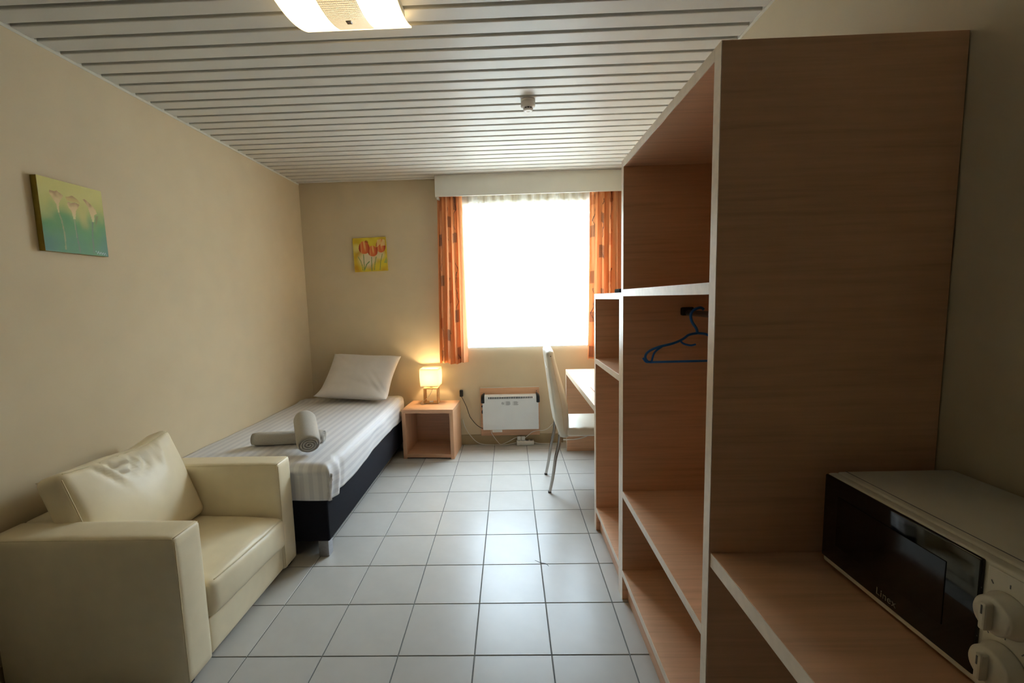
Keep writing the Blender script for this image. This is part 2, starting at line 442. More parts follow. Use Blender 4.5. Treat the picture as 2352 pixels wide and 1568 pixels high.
for n in range(n0, 25):
    y = SY0 + n * SP + SG
    if y < YF or y > YB: continue
    if y + SP - SG > YB - .03:
        me = slat_mesh(0, YB - .018 - y, 0, YB - .002 - y)
    else: me = full
    o = bpy.data.objects.new('slat', me); COL.objects.link(o); o.parent = ce
    o.location = (-ce.location.x, y - ce.location.y, ZC - ce.location.z)
structure(box('trim_1', (XR - .013, XR, YF, YB, ZC - .004, ZC + .02), 'trim', bev=.001))
structure(box('trim_2', (XL, XL + .003, YF, YB, ZC - .012, ZC + .02), 'trim'))

# ================================================================== TALL OPEN WARDROBE AND SHELF UNIT
FX = .500
def board(name, b, mat, parent, edge='x0', et=.0012):
    """laminate board with a paler edge band on its front"""
    o = box(name, b, mat, parent, .0012, 1)
    x0, x1, y0, y1, z0, z1 = b
    e = box('edge_band', (x0 - et, x0 + .0004, y0 + .0004, y1 - .0004, z0 + .0004, z1 - .0004), 'edge', o)
    e.location = Vector(e.location) - Vector(o.location)
    return o
def case(name, label, y0, y1, ztop, shelves, t=.035, bt=.03):
    T = thing(name, label, 'wardrobe' if 'wardrobe' in name else 'shelf unit', (FX, y0, 0))
    def P(n, b, m_, band=True):
        b = (b[0] - FX, b[1] - FX, b[2] - y0, b[3] - y0, b[4], b[5])
        return board(n, b, m_, T) if band else box(n, b, m_, T, .001, 1)
    P('side_panel', (FX, XR - .004, y0, y0 + t, 0, ztop), 'wx')
    P('side_panel', (FX, XR - .004, y1 - t, y1, 0, ztop), 'wx')
    P('top_board', (FX, XR - .004, y0 + t, y1 - t, ztop - bt, ztop), 'wx')
    for z in shelves: P('shelf', (FX, XR - .012, y0 + t, y1 - t, z - bt, z), 'wx')
    P('bottom_board', (FX, XR - .012, y0 + t, y1 - t, .118, .148), 'wx')
    P('kick_board', (FX + .024, FX + .042, y0 + t, y1 - t, .0, .118), 'wy', False)
    P('back_panel', (XR - .012, XR - .004, y0 + t, y1 - t, .12, ztop - bt), 'wy', False)
    return T
case('wardrobe', 'tall open oak wardrobe with a hanging rail and shelves', 1.106, 2.023, 1.996, (1.450, .533))
lowu = case('shelf_unit', 'lower open oak shelf unit between the wardrobe and the desk', 2.0245, 2.660, 1.437, (1.061,))
# rail with its end bracket
rail = thing('hanging_rail', 'grey metal hanging rail across the upper wardrobe compartment', 'rail', (.772, 1.565, 1.342))
tube('rod', [(0, -.420, 0), (0, .420, 0)], .0125, 'rod', rail, 14, False)
for s in (-1, 1):
    o = box('end_bracket', (-.026, .026, s * .4100 - .0115, s * .4100 + .0115, -.012, .024), 'bracket', rail, .006, 3)
def hanger():
    T = thing('clothes_hanger', 'blue plastic clothes hanger hung on the wardrobe rail', 'hanger', (.772, 1.86, 1.342))
    z0 = -.084
    tube('hook', [(.022, 0, .016), (.012, 0, .0225), (0, 0, .0225), (-.020, 0, .014), (-.030, 0, -.006), (-.024, 0, -.034), (-.006, 0, -.062), (-.002, 0, -.082)], .0058, 'blue', T, 8)
    arm = lambda s: [(0, 0, -.080), (s * .035, 0, -.086), (s * .062, 0, -.104), (s * .10, 0, -.120), (s * .16, 0, -.134), (s * .20, 0, -.152), (s * .213, 0, -.172), (s * .205, 0, -.192), (s * .19, 0, -.196)]
    for s in (-1, 1):
        tube('arm', arm(s), .0052, 'blue', T, 8)
        tube('inner_strut', [(s * .145, 0, -.132), (s * .175, 0, -.156), (s * .188, 0, -.194)], .0042, 'blue', T, 8)
        tube('strap_hook', [(s * .072, 0, -.108), (s * .058, 0, -.122), (s * .030, 0, -.130), (s * .008, 0, -.127)] if s < 0 else [(s * .078, 0, -.110), (s * .062, 0, -.122), (s * .046, 0, -.126)], .0042, 'blue', T, 8)
        tube('bar_tip', [(s * .19, 0, -.196), (s * .210, 0, -.194), (s * .223, 0, -.178)], .0042, 'blue', T, 8)
    tube('trouser_bar', [(-.192, 0, -.196), (.192, 0, -.196)], .0048, 'blue', T, 8, False)
hanger()
tag(box('media_box', (.512, .60, 2.105, 2.205, 1.437, 1.4555), 'matt_black', bev=.003), 'small flat black box on top of the lower shelf unit', 'box')

# ================================================================== WORKTOP AND MICROWAVE
wt = thing('worktop', 'oak worktop shelf carrying the microwave, fixed to the wardrobe side', 'worktop', (.78, .35, 0))
o = board('top', (FX + .004 - .78, XR - .004 - .78, -.55 - .35, 1.105 - .35, .722, .760), 'wx', wt)
board('support_panel', (FX + .03 - .78, XR - .004 - .78, -.55 - .35, -.515 - .35, 0, .722), 'wx', wt)
box('wall_bracket', (FX + .03 - .78, FX + .058 - .78, 1.083 - .35, 1.105 - .35, .690, .722), 'bracket', wt, .002)
def microwave():
    T = thing('microwave', 'white microwave oven with black glass door on the worktop', 'microwave', (.90, .83, .760))
    # local: front faces -x ; y towards the window is the hinge side
    B = lambda x0, x1, y0, y1, z0, z1: (x0 - .90, x1 - .90, y0 - .83, y1 - .83, z0 - .76, z1 - .76)
    y0, y1 = .545, 1.052
    box('body', B(.772, 1.04, y0, y1, .772, .994), 'mw_body', T, .006, 3, True)
    fr = box('front_frame', B(.750, .774, y0, y1, .772, .992), 'mw_body', T, .006, 3, True)
    d = box('door', B(.744, .752, .6945, y1 - .002, .788, .990), 'mw_glass', T, .0035, 3, True)
    wi = box('door_window', B(.7425, .7445, .75, 1.005, .835, .952), 'mw_inner', T, .0006, 1)
    wi.parent = d; wi.location = Vector(wi.location) - Vector(d.location)
    box('control_panel', B(.7465, .7505, y0 + .006, .688, .780, .986), 'mw_body', T, .002, 2)
    for zc_ in (.9235, .840):
        k = box('knob_base', (0, .001, -.001, .001, 0, .001), 'mw_body', T)  # replaced below
        bpy.data.objects.remove(k, do_unlink=True)
        bm = bmesh.new(); lathe_bm(bm, [(.034, 0), (.034, .003), (.030, .010), (.029, .022), (.026, .026), (.0, .0262)][:-1], 36)
        bmesh.ops.rotate(bm, verts=list(bm.verts), cent=(0, 0, 0), matrix=Matrix.Rotation(-math.pi / 2, 3, 'Y'))
        k = obj('knob', bm, 'mw_body', T, True); k.location = (.7465 - .90, .655 - .83, zc_ - .76)
        g = box('grip', (-.040, -.0255, -.005, .005, -.022, .022), 'mw_body', k, .003, 2)
        pm = box('pointer', (-.0408, -.0398, -.001, .001, .004, .018), 'print', k)
        for a in range(9):
            an = math.radians(-130 + a * 32.5)
            tk = box('tick', (-.0008, -.0002, -.0007, .0007, -.003, .003), 'print', T)
            tk.rotation_euler = (an, 0, 0)
            tk.location = (.7463 - .90, .655 - .83 + .043 * math.sin(an) * -1, zc_ - .76 + .043 * math.cos(an))
    for y in (y0 + .05, y1 - .05):
        for x in (.79, 1.0):
            f_ = box('foot', B(x - .015, x + .015, y - .015, y + .015, .760, .772), 'black', T, .003)
    box('top_seam', B(.790, .792, y0 + .004, y1 - .004, .9938, .9946), 'print', T)
    # maker's lettering low on the door
    tc = bpy.data.curves.new('door_lettering', 'FONT'); tc.body = 'Linex'; tc.size = .021; tc.extrude = .0003; tc.space_character = 1.05
    to = bpy.data.objects.new('lettering_source', tc); COL.objects.link(to)
    bpy.context.view_layer.update()
    me = bpy.data.meshes.new_from_object(to.evaluated_get(bpy.context.evaluated_depsgraph_get()))
    bpy.data.objects.remove(to, do_unlink=True); bpy.data.curves.remove(tc)
    me.materials.clear()
    L = link('lettering', me, 'silver_print', d)
    L.rotation_euler = (math.pi / 2, 0, -math.pi / 2)
    L.location = Vector((.7437 - .90, .888 - .83, .7985 - .76)) - Vector(d.location)
    T.rotation_euler = (0, 0, 0.006)
microwave()

# ================================================================== DESK AND CHAIR
dk = thing('desk', 'oak desk under the right side of the window', 'desk', (.78, 3.38, 0))
DB = lambda x0, x1, y0, y1, z0, z1: (x0 - .78, x1 - .78, y0 - 3.38, y1 - 3.38, z0, z1)
board('desk_top', DB(.506, XR - .004, 2.668, 4.100, .724, .763), 'wy', dk)
board('end_panel', DB(.506, XR - .004, 4.062, 4.098, 0, .724), 'wx', dk)
board('end_panel', DB(.506, XR - .004, 2.670, 2.706, 0, .724), 'wx', dk)
tag(box('folder', (.577, .80, 3.02, 3.235, .763, .772), 'paper', bev=.002), 'flat pinkish item lying on the desk by the shelf unit', 'folder')
dt = box('dark_corner', (-.122, -.104, -.118, -.1078, 0, .008), 'matt_black', bpy.data.objects['folder'], .002)
def chair():
    T = thing('dining_chair', 'white leather high back chair with bent metal legs at the desk', 'chair', (.50, 3.345, 0))
    cx, cyy = .50, 3.345
    hw = .205
    # side profile of the backrest (x rear, x front) by height
    prof = [(.425, .345, .405), (.47, .328, .408), (.55, .314, .408), (.66, .300, .400), (.76, .288, .378), (.86, .275, .350), (.95, .264, .326), (1.00, .257, .314), (1.025, .256, .310), (1.040, .264, .300)]
    bm = bmesh.new(); rows = []
    for z, xa, xb in prof:
        ring = []
        r = min(.018, (xb - xa) * .38)
        ys = hw - (.012 if z > 1.03 else .0)
        crown = .020 * (1 if z > .93 else 0) * (z - .93) / .11 if z > .93 else 0
        cs = [(xa, ys - r), (xa + r, ys), (xb - r, ys), (xb, ys - r)]
        pts = []
        for k, (px, py) in enumerate(cs): pts.append((px, py))
        half = []
        for (px, py) in pts: half.append((px, py))
        M_ = 6
        front = [(xb - .006 * math.cos((t / M_ - .5) * math.pi) * 0, (1 - 2 * t / M_) * (ys - r)) for t in range(1, M_)]
        ring += [(p[0], p[1]) for p in half]
        ring += front
        ring += [(p[0], -p[1]) for p in half[::-1]]
        rear = [(xa, -(1 - 2 * t / M_) * (ys - r)) for t in range(1, M_)]
        ring += rear
        rows.append([bm.verts.new((p[0] - cx, p[1], z + crown * (1 - (p[1] / hw) ** 2))) for p in ring])
    n = len(rows[0])
    for a, b in zip(rows[:-1], rows[1:]):
        for k in range(n): bm.faces.new((a[k], a[(k + 1) % n], b[(k + 1) % n], b[k]))
    bm.faces.new(rows[0][::-1]); bm.faces.new(rows[-1])
    bmesh.ops.recalc_face_normals(bm, faces=list(bm.faces))
    br = obj('backrest', bm, 'white_leather', T, True)
    for s in (-1, 1):
        tube('seam', [( (a * .45 + b * .55) - cx, s * (hw + .0004), z) for z, a, b in prof[1:-1]], .0013, 'leather_seam', br, 6)
    # curved seam of the rear head panel and the little stud on the near side
    tube('head_panel_seam', [(.2665 - cx - .002, -hw + .02, .955), (.270 - cx - .002, -hw + .08, .925), (.272 - cx - .002, 0, .905), (.270 - cx - .002, hw - .08, .925), (.2665 - cx - .002, hw - .02, .955)], .0022, 'white_leather', br, 6)
    bm = bmesh.new(); bmesh.ops.create_uvsphere(bm, u_segments=10, v_segments=6, radius=.0035)
    st = obj('stud', bm, 'bracket', br, True); st.location = (.283 - cx, -hw, 1.012)
    # seat with puckered front pad
    def wr(q, p):
        if p.z > .2:
            q.z += .004 * math.sin(q.x * 70) * max(0, -p.y) ** 3
        return q
    s_ = puff('seat', .200, .206, .032, .018, 'white_leather', T, (.0, .0, .012), 12, wr); s_.location = (.590 - cx, 0, .460)
    for s in (-1, 1):
        tube('leg', [(.253 - cx + .012, s * .172, 0.0), (.278 - cx + .012, s * .172, .12), (.312 - cx, s * .172, .26), (.336 - cx, s * .172, .36), (.346 - cx, s * .172, .445)], lambda t: .0105 + .0035 * t, 'chrome', T, 12)
        tube('leg', [(.755 - cx, s * .165, 0.0), (.745 - cx, s * .165, .15), (.735 - cx, s * .165, .30), (.730 - cx, s * .165, .44)], lambda t: .0105 + .0035 * t, 'chrome', T, 12)
        for x in (.265, .755):
            f_ = box('foot_cap', (x - cx - .012, x - cx + .012, s * .17 - .012, s * .17 + .012, 0, .012), 'black', T, .004)
chair()

# ================================================================== BED
bd = thing('bed', 'single box spring bed with black base standing along the left wall', 'bed', (-1.49, 3.32, 0))
BB = lambda x0, x1, y0, y1, z0, z1: (x0 + 1.49, x1 + 1.49, y0 - 3.32, y1 - 3.32, z0, z1)
box('base', BB(XL + .006, -1.040, 2.374, 4.300, .090, .348), 'black_fabric', bd, .012, 3, True)
for x in (-1.109, XL + .03):
    for y in (2.378, 4.22):
        box('leg', BB(x, x + .058, y, y + .058, 0, .092), 'steel_block', bd, .002)
mt = puff('mattress', .447, .950, .092, .045, 'sheet', bd, (0, 0, .004), 14)
mt.location = (-1.492 + 1.49, 3.346 - 3.32, .426)
# duvet
def duvet():
    xr, y0, y1 = -1.012, 2.364, 4.13
    xl = XL + .004; zt = .536; R = .055; drop = .205
    def prof(d):     # d = arc distance inward(+)/hanging(-) from the edge -> (outward pull-in, drop)
        if d >= R * math.pi / 2: return d - R * math.pi / 2 + R, 0.
        if d >= 0:
            a = (R * math.pi / 2 - d) / R
            return R - R * math.sin(a), R * (1 - math.cos(a))
        return -.004 * 0, R - d
    nu, nv = 96, 170
    La = (xr - xl) + R * (math.pi / 2 - 1); Lb = (y1 - y0) + R * (math.pi / 2 - 1)
    hang = drop - R
    vs, fs, st = [], [], []
    for j in range(nv + 1):
        b = -hang + (Lb + hang) * (j / nv) ** 1.0
        for i in range(nu + 1):
            a = -hang + (La + hang) * (i / nu)
            ia, da = prof(a); ib, db = prof(b)
            hv = .020 * noise.noise(Vector((a * 3 + 5, b * 2.2, 1.3))) if a < 0 else 0
            dd = max(da, db)
            if da > .02 and db > .02: dd = max(da, db) * (1 - .0 * 1)
            x = xr - ia; y = y0 + ib
            if a < 0: dd += hv * (-a / hang); x += .010 * noise.noise(Vector((b * 5, a * 4, 3))) - .012 * (a / hang) ** 2
            if b < 0: y += .008 * noise.noise(Vector((a * 6, 2, b * 4))) + .008; dd += .012 * noise.noise(Vector((a * 3, 7, 0))) * (-b / hang)
            z = zt - dd
            n1 = noise.noise(Vector((x * 2.3, y * 1.7, 0))); n2 = noise.noise(Vector((x * 6, y * 3.5, 4)))
            z += (.007 * n1 + .004 * n2) if dd < .05 else 0
            # mattress crowns a little in the middle, quilt swells near its free edge
            z += .010 * math.exp(-((y - 3.0) / 1.0) ** 2) * math.exp(-((x + 1.45) / .4) ** 2)
            # ridge where the folded head end lies
            z += .010 * math.exp(-((y - 4.02) / .05) ** 2) if dd < .05 else 0
            # tucked corner fold on the side near the foot
            if a < R * 1.6 and b > 0:
                x += .016 * math.exp(-((y - 2.46) / .035) ** 2) - .010 * math.exp(-((y - 2.54) / .03) ** 2)
            vs.append((x, y, z)); st.append(a)
    for j in range(nv):
        for i in range(nu):
            q = j * (nu + 1) + i; fs.append((q, q + nu + 1, q + nu + 2, q + 1))
    cx_, cy_, cz_ = -1.48, 3.2, .45
    me = bpy.data.meshes.new('duvet'); me.from_pydata([(x - cx_, y - cy_, z - cz_) for x, y, z in vs], [], fs)
    at = me.attributes.new('stripe', 'FLOAT', 'POINT'); at.data.foreach_set('value', st)
    o = link('duvet', me, 'duvet', None, True); o.location = (cx_, cy_, cz_)
    so = o.modifiers.new('thick', 'SOLIDIFY'); so.thickness = .014; so.offset = -1
    return tag(o, 'white striped duvet spread over the single bed', 'duvet')
duvet()
# pillow
def pillow():
    W, H, TH = .66, .54, .088
    def side(s):
        def fn(u, v):
            a, b = 2 * u - 1, 2 * v - 1
            # pinched sides, pointed corners
            pa = a * (1 - .075 * (1 - b * b)); pb = b * (1 - .07 * (1 - a * a))
            h = TH * max(0, (1 - a ** 4) * (1 - b ** 4)) ** .55
            h *= 1 + .10 * noise.noise(Vector((a * 2, b * 2, s)))
            cre = 0
            for (ca, cb, dx, dy, wd, am) in ((.62, -.55, .6, -.8, .07, .012), (.72, -.38, .55, -.8, .06, .010), (-.72, .72, -.7, .7, .08, .012), (.3, -.5, .9, -.3, .10, .008)):
                q = (a - ca) * dy - (b - cb) * dx; r_ = (a - ca) * dx + (b - cb) * dy
                cre += am * math.exp(-(q / wd) ** 2) * math.exp(-(r_ / .4) ** 2)
            return Vector((pa * W / 2, s * (h - cre * min(1, h / .03)), pb * H / 2))
        return fn
    N = 44
    vs = [side(-1)(i / N, j / N) for j in range(N + 1) for i in range(N + 1)]
    vs += [side(1)(i / N, j / N) for j in range(N + 1) for i in range(N + 1)]
    fs = []; K = (N + 1) ** 2
    for j in range(N):
        for i in range(N):
            a = j * (N + 1) + i
            fs.append((a, a + 1, a + N + 2, a + N + 1)); fs.append((K + a, K + a + N + 1, K + a + N + 2, K + a + 1))
    me = bpy.data.meshes.new('pillow'); me.from_pydata([tuple(v) for v in vs], [], fs)
    bm = bmesh.new(); bm.from_mesh(me); bmesh.ops.remove_doubles(bm, verts=list(bm.verts), dist=.0008)
    for v in bm.verts:   # slumps at the foot, one top corner flops back
        zz = v.co.z / H + .5
        if zz < .25: v.co.y += -.06 * (1 - zz / .25) ** 2
    bmesh.ops.recalc_face_normals(bm, faces=list(bm.faces)); bm.to_mesh(me); bm.free()
    o = link('pillow', me, 'pillow', None, True)
    o.rotation_euler = (math.radians(-47), math.radians(3), math.radians(-4))
    o.location = (-1.393, 4.06, .738)
    tag(o, 'white pillow propped against the wall at the head of the bed', 'pillow')
pillow()
# rolled towels
def roll(name, label, p0, p1, r, flat=1.0, turns=3.2):
    p0, p1 = Vector(p0), Vector(p1); ax = (p1 - p0); L = ax.length; ax.normalize()
    T = thing(name, label, 'towel', tuple((p0 + p1) / 2))
    up = Vector((0, 0, 1)); sx = ax.cross(up).normalized(); sz = sx.cross(ax)
    n, m = 30, 14
    bm = bmesh.new(); rings = []
    for j in range(m + 1):
        t = j / m; e = min(t, 1 - t) * L
        rr = r * (1 - .16 * math.exp(-e / .012))
        c = ax * (t - .5) * L
        ring = []
        for k in range(n):
            q = 2 * math.pi * k / n
            d = rr * (1 + .025 * noise.noise(Vector((math.cos(q) * 2, math.sin(q) * 2, t * 5 + r * 100))))
            if math.sin(q) < -.75: d *= .96
            ring.append(bm.verts.new(c + sx * math.cos(q) * d + sz * math.sin(q) * d * flat))
        rings.append(ring)
    for a, b in zip(rings[:-1], rings[1:]):
        for k in range(n): bm.faces.new((a[k], a[(k + 1) % n], b[(k + 1) % n], b[k]))
    for ring, sg in ((rings[0], 1), (rings[-1], -1)):
        inner = [bm.verts.new(v.co * 1.0 + ax * sg * .012 + (ax * ax.dot(v.co) - v.co) * .10) for v in ring]
        for k in range(n): bm.faces.new((ring[k], ring[(k + 1) % n], inner[(k + 1) % n], inner[k]))
        bm.faces.new(inner)
    bmesh.ops.recalc_face_normals(bm, faces=list(bm.faces))
    obj('roll_body', bm, 'towel', T, True)
    for s in (-1, 1):          # the coiled end shows as raised spiral layers
        pts = []
        for k in range(int(turns * 18)):
            q = k / 18 * 2 * math.pi; rad = r * .74 * (1 - k / (turns * 18)) + .003
            pts.append(ax * s * (L / 2 - .006) + sx * math.cos(q) * rad + sz * math.sin(q) * rad * flat)
        tube('coiled_end', pts, r * .085, 'towel', T, 6, False)
roll('rolled_towel', 'long white towel roll lying across the bed', (-1.625, 2.70, .590), (-1.198, 2.765, .583), .046, .92)
roll('rolled_towel', 'short white towel roll leaning over the longer roll on the bed', (-1.185, 2.515, .604), (-1.315, 2.755, .712), .066, .92)

# ================================================================== NIGHTSTAND, TABLE LAMP
ns = thing('nightstand', 'open oak cube nightstand between the bed and the heater', 'nightstand', (-.745, 4.106, 0), math.radians(-4.0))
NW, ND, NH, NT_ = .235, .186, .455, .034
box('top_board', (-NW, NW, -ND, ND, NH - NT_, NH), 'wx', ns, .0012, 1)
box('side_panel', (-NW, -NW + NT_, -ND, ND, .0, NH - NT_), 'wz', ns, .0012, 1)
box('side_panel', (NW - NT_, NW, -ND, ND, .0, NH - NT_), 'wz', ns, .0012, 1)
box('bottom_board', (-NW + NT_, NW - NT_, -ND, ND, .012, .012 + NT_), 'wx', ns, .0012, 1)
box('back_panel', (-NW + NT_, NW - NT_, ND - .012, ND, .012 + NT_, NH - NT_), 'wx', ns, .001, 1)
def table_lamp():
    T = thing('table_lamp', 'lit cube table lamp with a wooden frame foot on the nightstand', 'lamp', (-.757, 4.190, .455), math.radians(-3))
    t = .011; w_, d_ = .069, .042
    box('foot_board', (-w_, w_, -d_, d_, 0, t), 'lamp_wood', T, .001, 1)
    box('top_rail', (-w_, w_, -d_, d_, .140, .140 + t), 'lamp_wood', T, .001, 1)
    for s in (-1, 1): box('post', (s * w_ - (t if s > 0 else 0), s * w_ + (0 if s > 0 else t), -d_, d_, t, .140), 'lamp_wood', T, .001, 1)
    # soft square shade, open above and below
    z0, z1, hs, cr = .172, .336, .090, .014
    bm = bmesh.new(); rings = []
    path = []
    for cxn, cyn, a0 in ((1, -1, -90), (1, 1, 0), (-1, 1, 90), (-1, -1, 180)):
        for k in range(6):
            a = math.radians(a0 + 90 * k / 5); path.append((cxn * (hs - cr) + cr * math.cos(a), (cyn * (.082 - cr) + cr * math.sin(a)), cxn))
    for j in range(9):
        v = j / 8; z = z0 + (z1 - z0) * v; bul = 1 + .035 * math.sin(math.pi * v) - .03 * (1 - v)
        rings.append([bm.verts.new((x * bul, y * bul, z)) for x, y, _ in path])
    n = len(path)
    for a, b in zip(rings[:-1], rings[1:]):
        for k in range(n): bm.faces.new((a[k], a[(k + 1) % n], b[(k + 1) % n], b[k]))
    sh = obj('shade', bm, 'shade', T, True)
    so = sh.modifiers.new('thick', 'SOLIDIFY'); so.thickness = .0012
    for zz in (z0, z1):
        f = .97 if zz == z0 else 1.0
        tube('shade_rim', [(x * f, y * f, zz) for x, y, _ in path], .0014, 'white_plastic', sh, 5, False, closed=True)
    bm = bmesh.new(); lathe_bm(bm, [(.013, .151), (.013, .185), (.010, .19)], 14); obj('bulb_holder', bm, 'white_plastic', T, True)
    bm = bmesh.new(); lathe_bm(bm, [(.010, .19), (.020, .212), (.026, .235), (.022, .256), (.010, .266)], 18); obj('bulb', bm, 'bulb', T, True)
    tube('cord', [(.012, -.004, .139), (-.004, -.016, .098), (-.030, -.036, .060), (-.070, -.052, .030), (-.092, -.060, .006), (-.075, -.085, .0035), (-.045, -.066, .0035)], .0022, 'white_plastic', T, 6)
    box('switch', (-.020, .020, -.036, -.018, .013, .026), 'white_plastic', T, .004, 2).rotation_euler = (0, 0, .35)
    ld = bpy.data.lights.new('table_lamp_light', 'POINT'); ld.energy = TABLE_W; ld.color = (1.0, .73, .38); ld.shadow_soft_size = .028
    lo = bpy.data.objects.new('table_lamp_light', ld); COL.objects.link(lo); lo.parent = T; lo.location = (0, 0, .262)
TABLE_W = 11.0
table_lamp()

# ================================================================== HEATER, WALL BOARD, POWER
tag(box('heater_board', (-.304, .271, YB - .016, YB, .090, .565), 'wx', bev=.001, seg=1), 'oak backing board on the wall behind the heater', 'board')
bpy.data.objects['heater_board'].location.y -= .0005
tp = box('board_top_edge', (-.2875, .2875, -.0082, .0082, .4750, .4785), 'trim', bpy.data.objects['heater_board'])
bm = bmesh.new(); bmesh.ops.create_uvsphere(bm, u_segments=10, v_segments=6, radius=.004)
sw = obj('screw', bm, 'bracket', bpy.data.objects['heater_board'], True); sw.location = (.262, -.008, .438)
def heater():
    T = thing('convector_heater', 'white convector heater with black corner caps under the window', 'heater', (-.010, 4.245, .172))
    hx = .268
    P = lambda *b: b
    # casing: flat front, slanting grille along the top
    sec = [(-.035, 0), (-.035, .302), (-.024, .3255), (.045, .332), (.045, 0)]
    bm = bmesh.new(); rows = [[bm.verts.new((x, y, z)) for y, z in sec] for x in (-hx, hx)]
    n = len(sec)
    for k in range(n): bm.faces.new((rows[0][k], rows[0][(k + 1) % n], rows[1][(k + 1) % n], rows[1][k]))
    bm.faces.new(rows[0]); bm.faces.new(rows[1][::-1]); bmesh.ops.recalc_face_normals(bm, faces=list(bm.faces))
    bmesh.ops.bevel(bm, geom=list(bm.edges), offset=.003, segments=2, affect='EDGES')
    obj('casing', bm, 'heater', T)
    for k in range(26):
        x = -.206 + k * .01645
        s_ = box('vent_slot', (x - .0042, x + .0042, -.0375, -.0255, .3035, .3195), 'black', T)
        s_.rotation_euler = (math.radians(0), 0, 0)
    for s in (-1, 1):
        sec = [(-.042, .262), (-.042, .318), (-.034, .338), (-.012, .348), (.046, .350), (.046, .262)]
        bm = bmesh.new(); xs = (s * (hx - .020), s * (hx + .012))
        rows = []
        for q, x in enumerate(xs):
            f = 1 if q == 0 else .0
            rows.append([bm.verts.new((x, y, z - (0 if f else (.022 if z > .30 else 0)))) for y, z in sec])
        n = len(sec)
        for k in range(n): bm.faces.new((rows[0][k], rows[0][(k + 1) % n], rows[1][(k + 1) % n], rows[1][k]))
        bm.faces.new(rows[0]); bm.faces.new(rows[1][::-1]); bmesh.ops.recalc_face_normals(bm, faces=list(bm.faces))
        bmesh.ops.bevel(bm, geom=list(bm.edges), offset=.004, segments=2, affect='EDGES')
        obj('corner_cap', bm, 'black', T)
    for z, r_ in ((.225, .010), (.170, .016)):
        bm = bmesh.new(); lathe_bm(bm, [(r_, 0), (r_, .008), (r_ * .8, .012)], 18)
        bmesh.ops.rotate(bm, verts=list(bm.verts), cent=(0, 0, 0), matrix=Matrix.Rotation(-math.pi / 2, 3, 'Y'))
        k = obj('side_knob', bm, 'black', T, True); k.location = (-hx, 0, z)
    box('rating_plate', (-.180, -.085, -.0345, -.030, -.024, .004), 'white_plastic', T, .001, 1)
    # do-not-cover mark and its two blocks of small print
    ring = [(-.073 + .011 * math.cos(a), -.0352, .258 + .011 * math.sin(a)) for a in [2 * math.pi * k / 20 for k in range(20)]]
    pm = tube('warning_mark', ring, .0011, 'print', T, 4, False, closed=True)
    tube('warning_bar', [(-.080, -.0352, .265), (-.066, -.0352, .251)], .0011, 'print', pm, 4, False)
    box('warning_grille', (-.079, -.067, -.0356, -.0350, .2565, .2595), 'print', pm)
    rr = random.Random(3)
    for x0 in (-.047, .026):
        for k in range(6):
            z = .274 - k * .0064
            box('print_line', (x0 - .006, x0 - .003, -.0355, -.0350, z - .0013, z + .0013), 'print', T)
            box('print_line', (x0 + .004, x0 + .004 + .034 + rr.random() * .014, -.0355, -.0350, z - .0013, z + .0013), 'print', T)
heater()
ad = thing('wall_adapter', 'black cable connector hanging on the wall beside the nightstand', 'connector', (-.486, YB, .518))
box('body', (-.016, .016, -.034, -.002, -.032, .034), 'black', ad, .007, 3, True)
tube('cord', [(0, -.02, -.03), (.012, -.022, -.055), (.045, -.022, -.13), (.066, -.022, -.20), (.084, -.022, -.245), (.130, -.022, -.305), (.176, -.022, -.343), (.215, -.030, -.354), (.232, -.032, -.356)], .0028, 'black', ad, 6)
ps = thing('power_strip', 'white power strip lying on the floor below the heater', 'power strip', (.125, 4.266, 0), math.radians(2))
box('body', (-.085, .085, -.026, .026, 0, .046), 'white_plastic', ps, .008, 3, True)
for k in range(4):
    bm = bmesh.new(); lathe_bm(bm, [(.017, .0455), (.017, .0468), (.0155, .0468)], 18)
    s_ = obj('socket', bm, 'print', ps); s_.location = (-.060 + k * .040, 0, 0)
def plug(label, loc, rz, cordpts):
    T = thing('power_plug', label, 'plug', loc, rz)
    box('plug_body', (-.019, .019, -.016, .016, 0, .040), 'white_plastic', T, .007, 3, True)
    tube('cord', cordpts, .0032, 'white_plastic', T, 6)
plug('white plug with heater cable, left one in the power strip', (.066, 4.265, .0468), 0,
     [(-.01, 0, .034), (-.045, 0, .022), (-.075, -.003, .006), (-.125, -.005, -.018), (-.180, -.005, -.034), (-.215, -.005, 0), (-.263, -.006, .074), (-.270, -.006, .110)])
plug('white plug with cable rising to the chair, right one in the power strip', (.106, 4.265, .0468), 0,
     [(.01, 0, .020), (.032, -.004, .036), (.060, -.005, .060), (.090, -.005, .083), (.135, -.005, .095), (.200, -.005, .098), (.250, -.005, .122), (.300, .0, .175), (.330, .01, .22)])
tag(tube('mains_cable', [(-.480, 4.292, .26), (-.462, 4.292, .186), (-.412, 4.292, .098), (-.330, 4.287, .020), (-.200, 4.270, .0045), (-.073, 4.262, .0045), (-.021, 4.262, .014), (.040, 4.264, .024)], .0036, 'white_plastic'), 'white cable running along the floor from nightstand to power strip', 'cable')
tag(tube('mains_cable', [(.210, 4.270, .024), (.26, 4.270, .012), (.34, 4.285, .0045), (.45, 4.290, .0045), (.56, 4.292, .006), (.66, 4.292, .05)], .0036, 'white_plastic'), 'white cable leaving the power strip behind the desk panel', 'cable')
tag(tube('mains_cable', [(.470, 4.056, .112), (.52, 4.050, .114), (.585, 4.050, .117), (.655, 4.050, .133), (.70, 4.050, .155), (.75, 4.05, .22), (.80, 4.05, .34)], .0042, 'white_plastic'), 'loose white cable hanging across the desk end panel', 'cable')

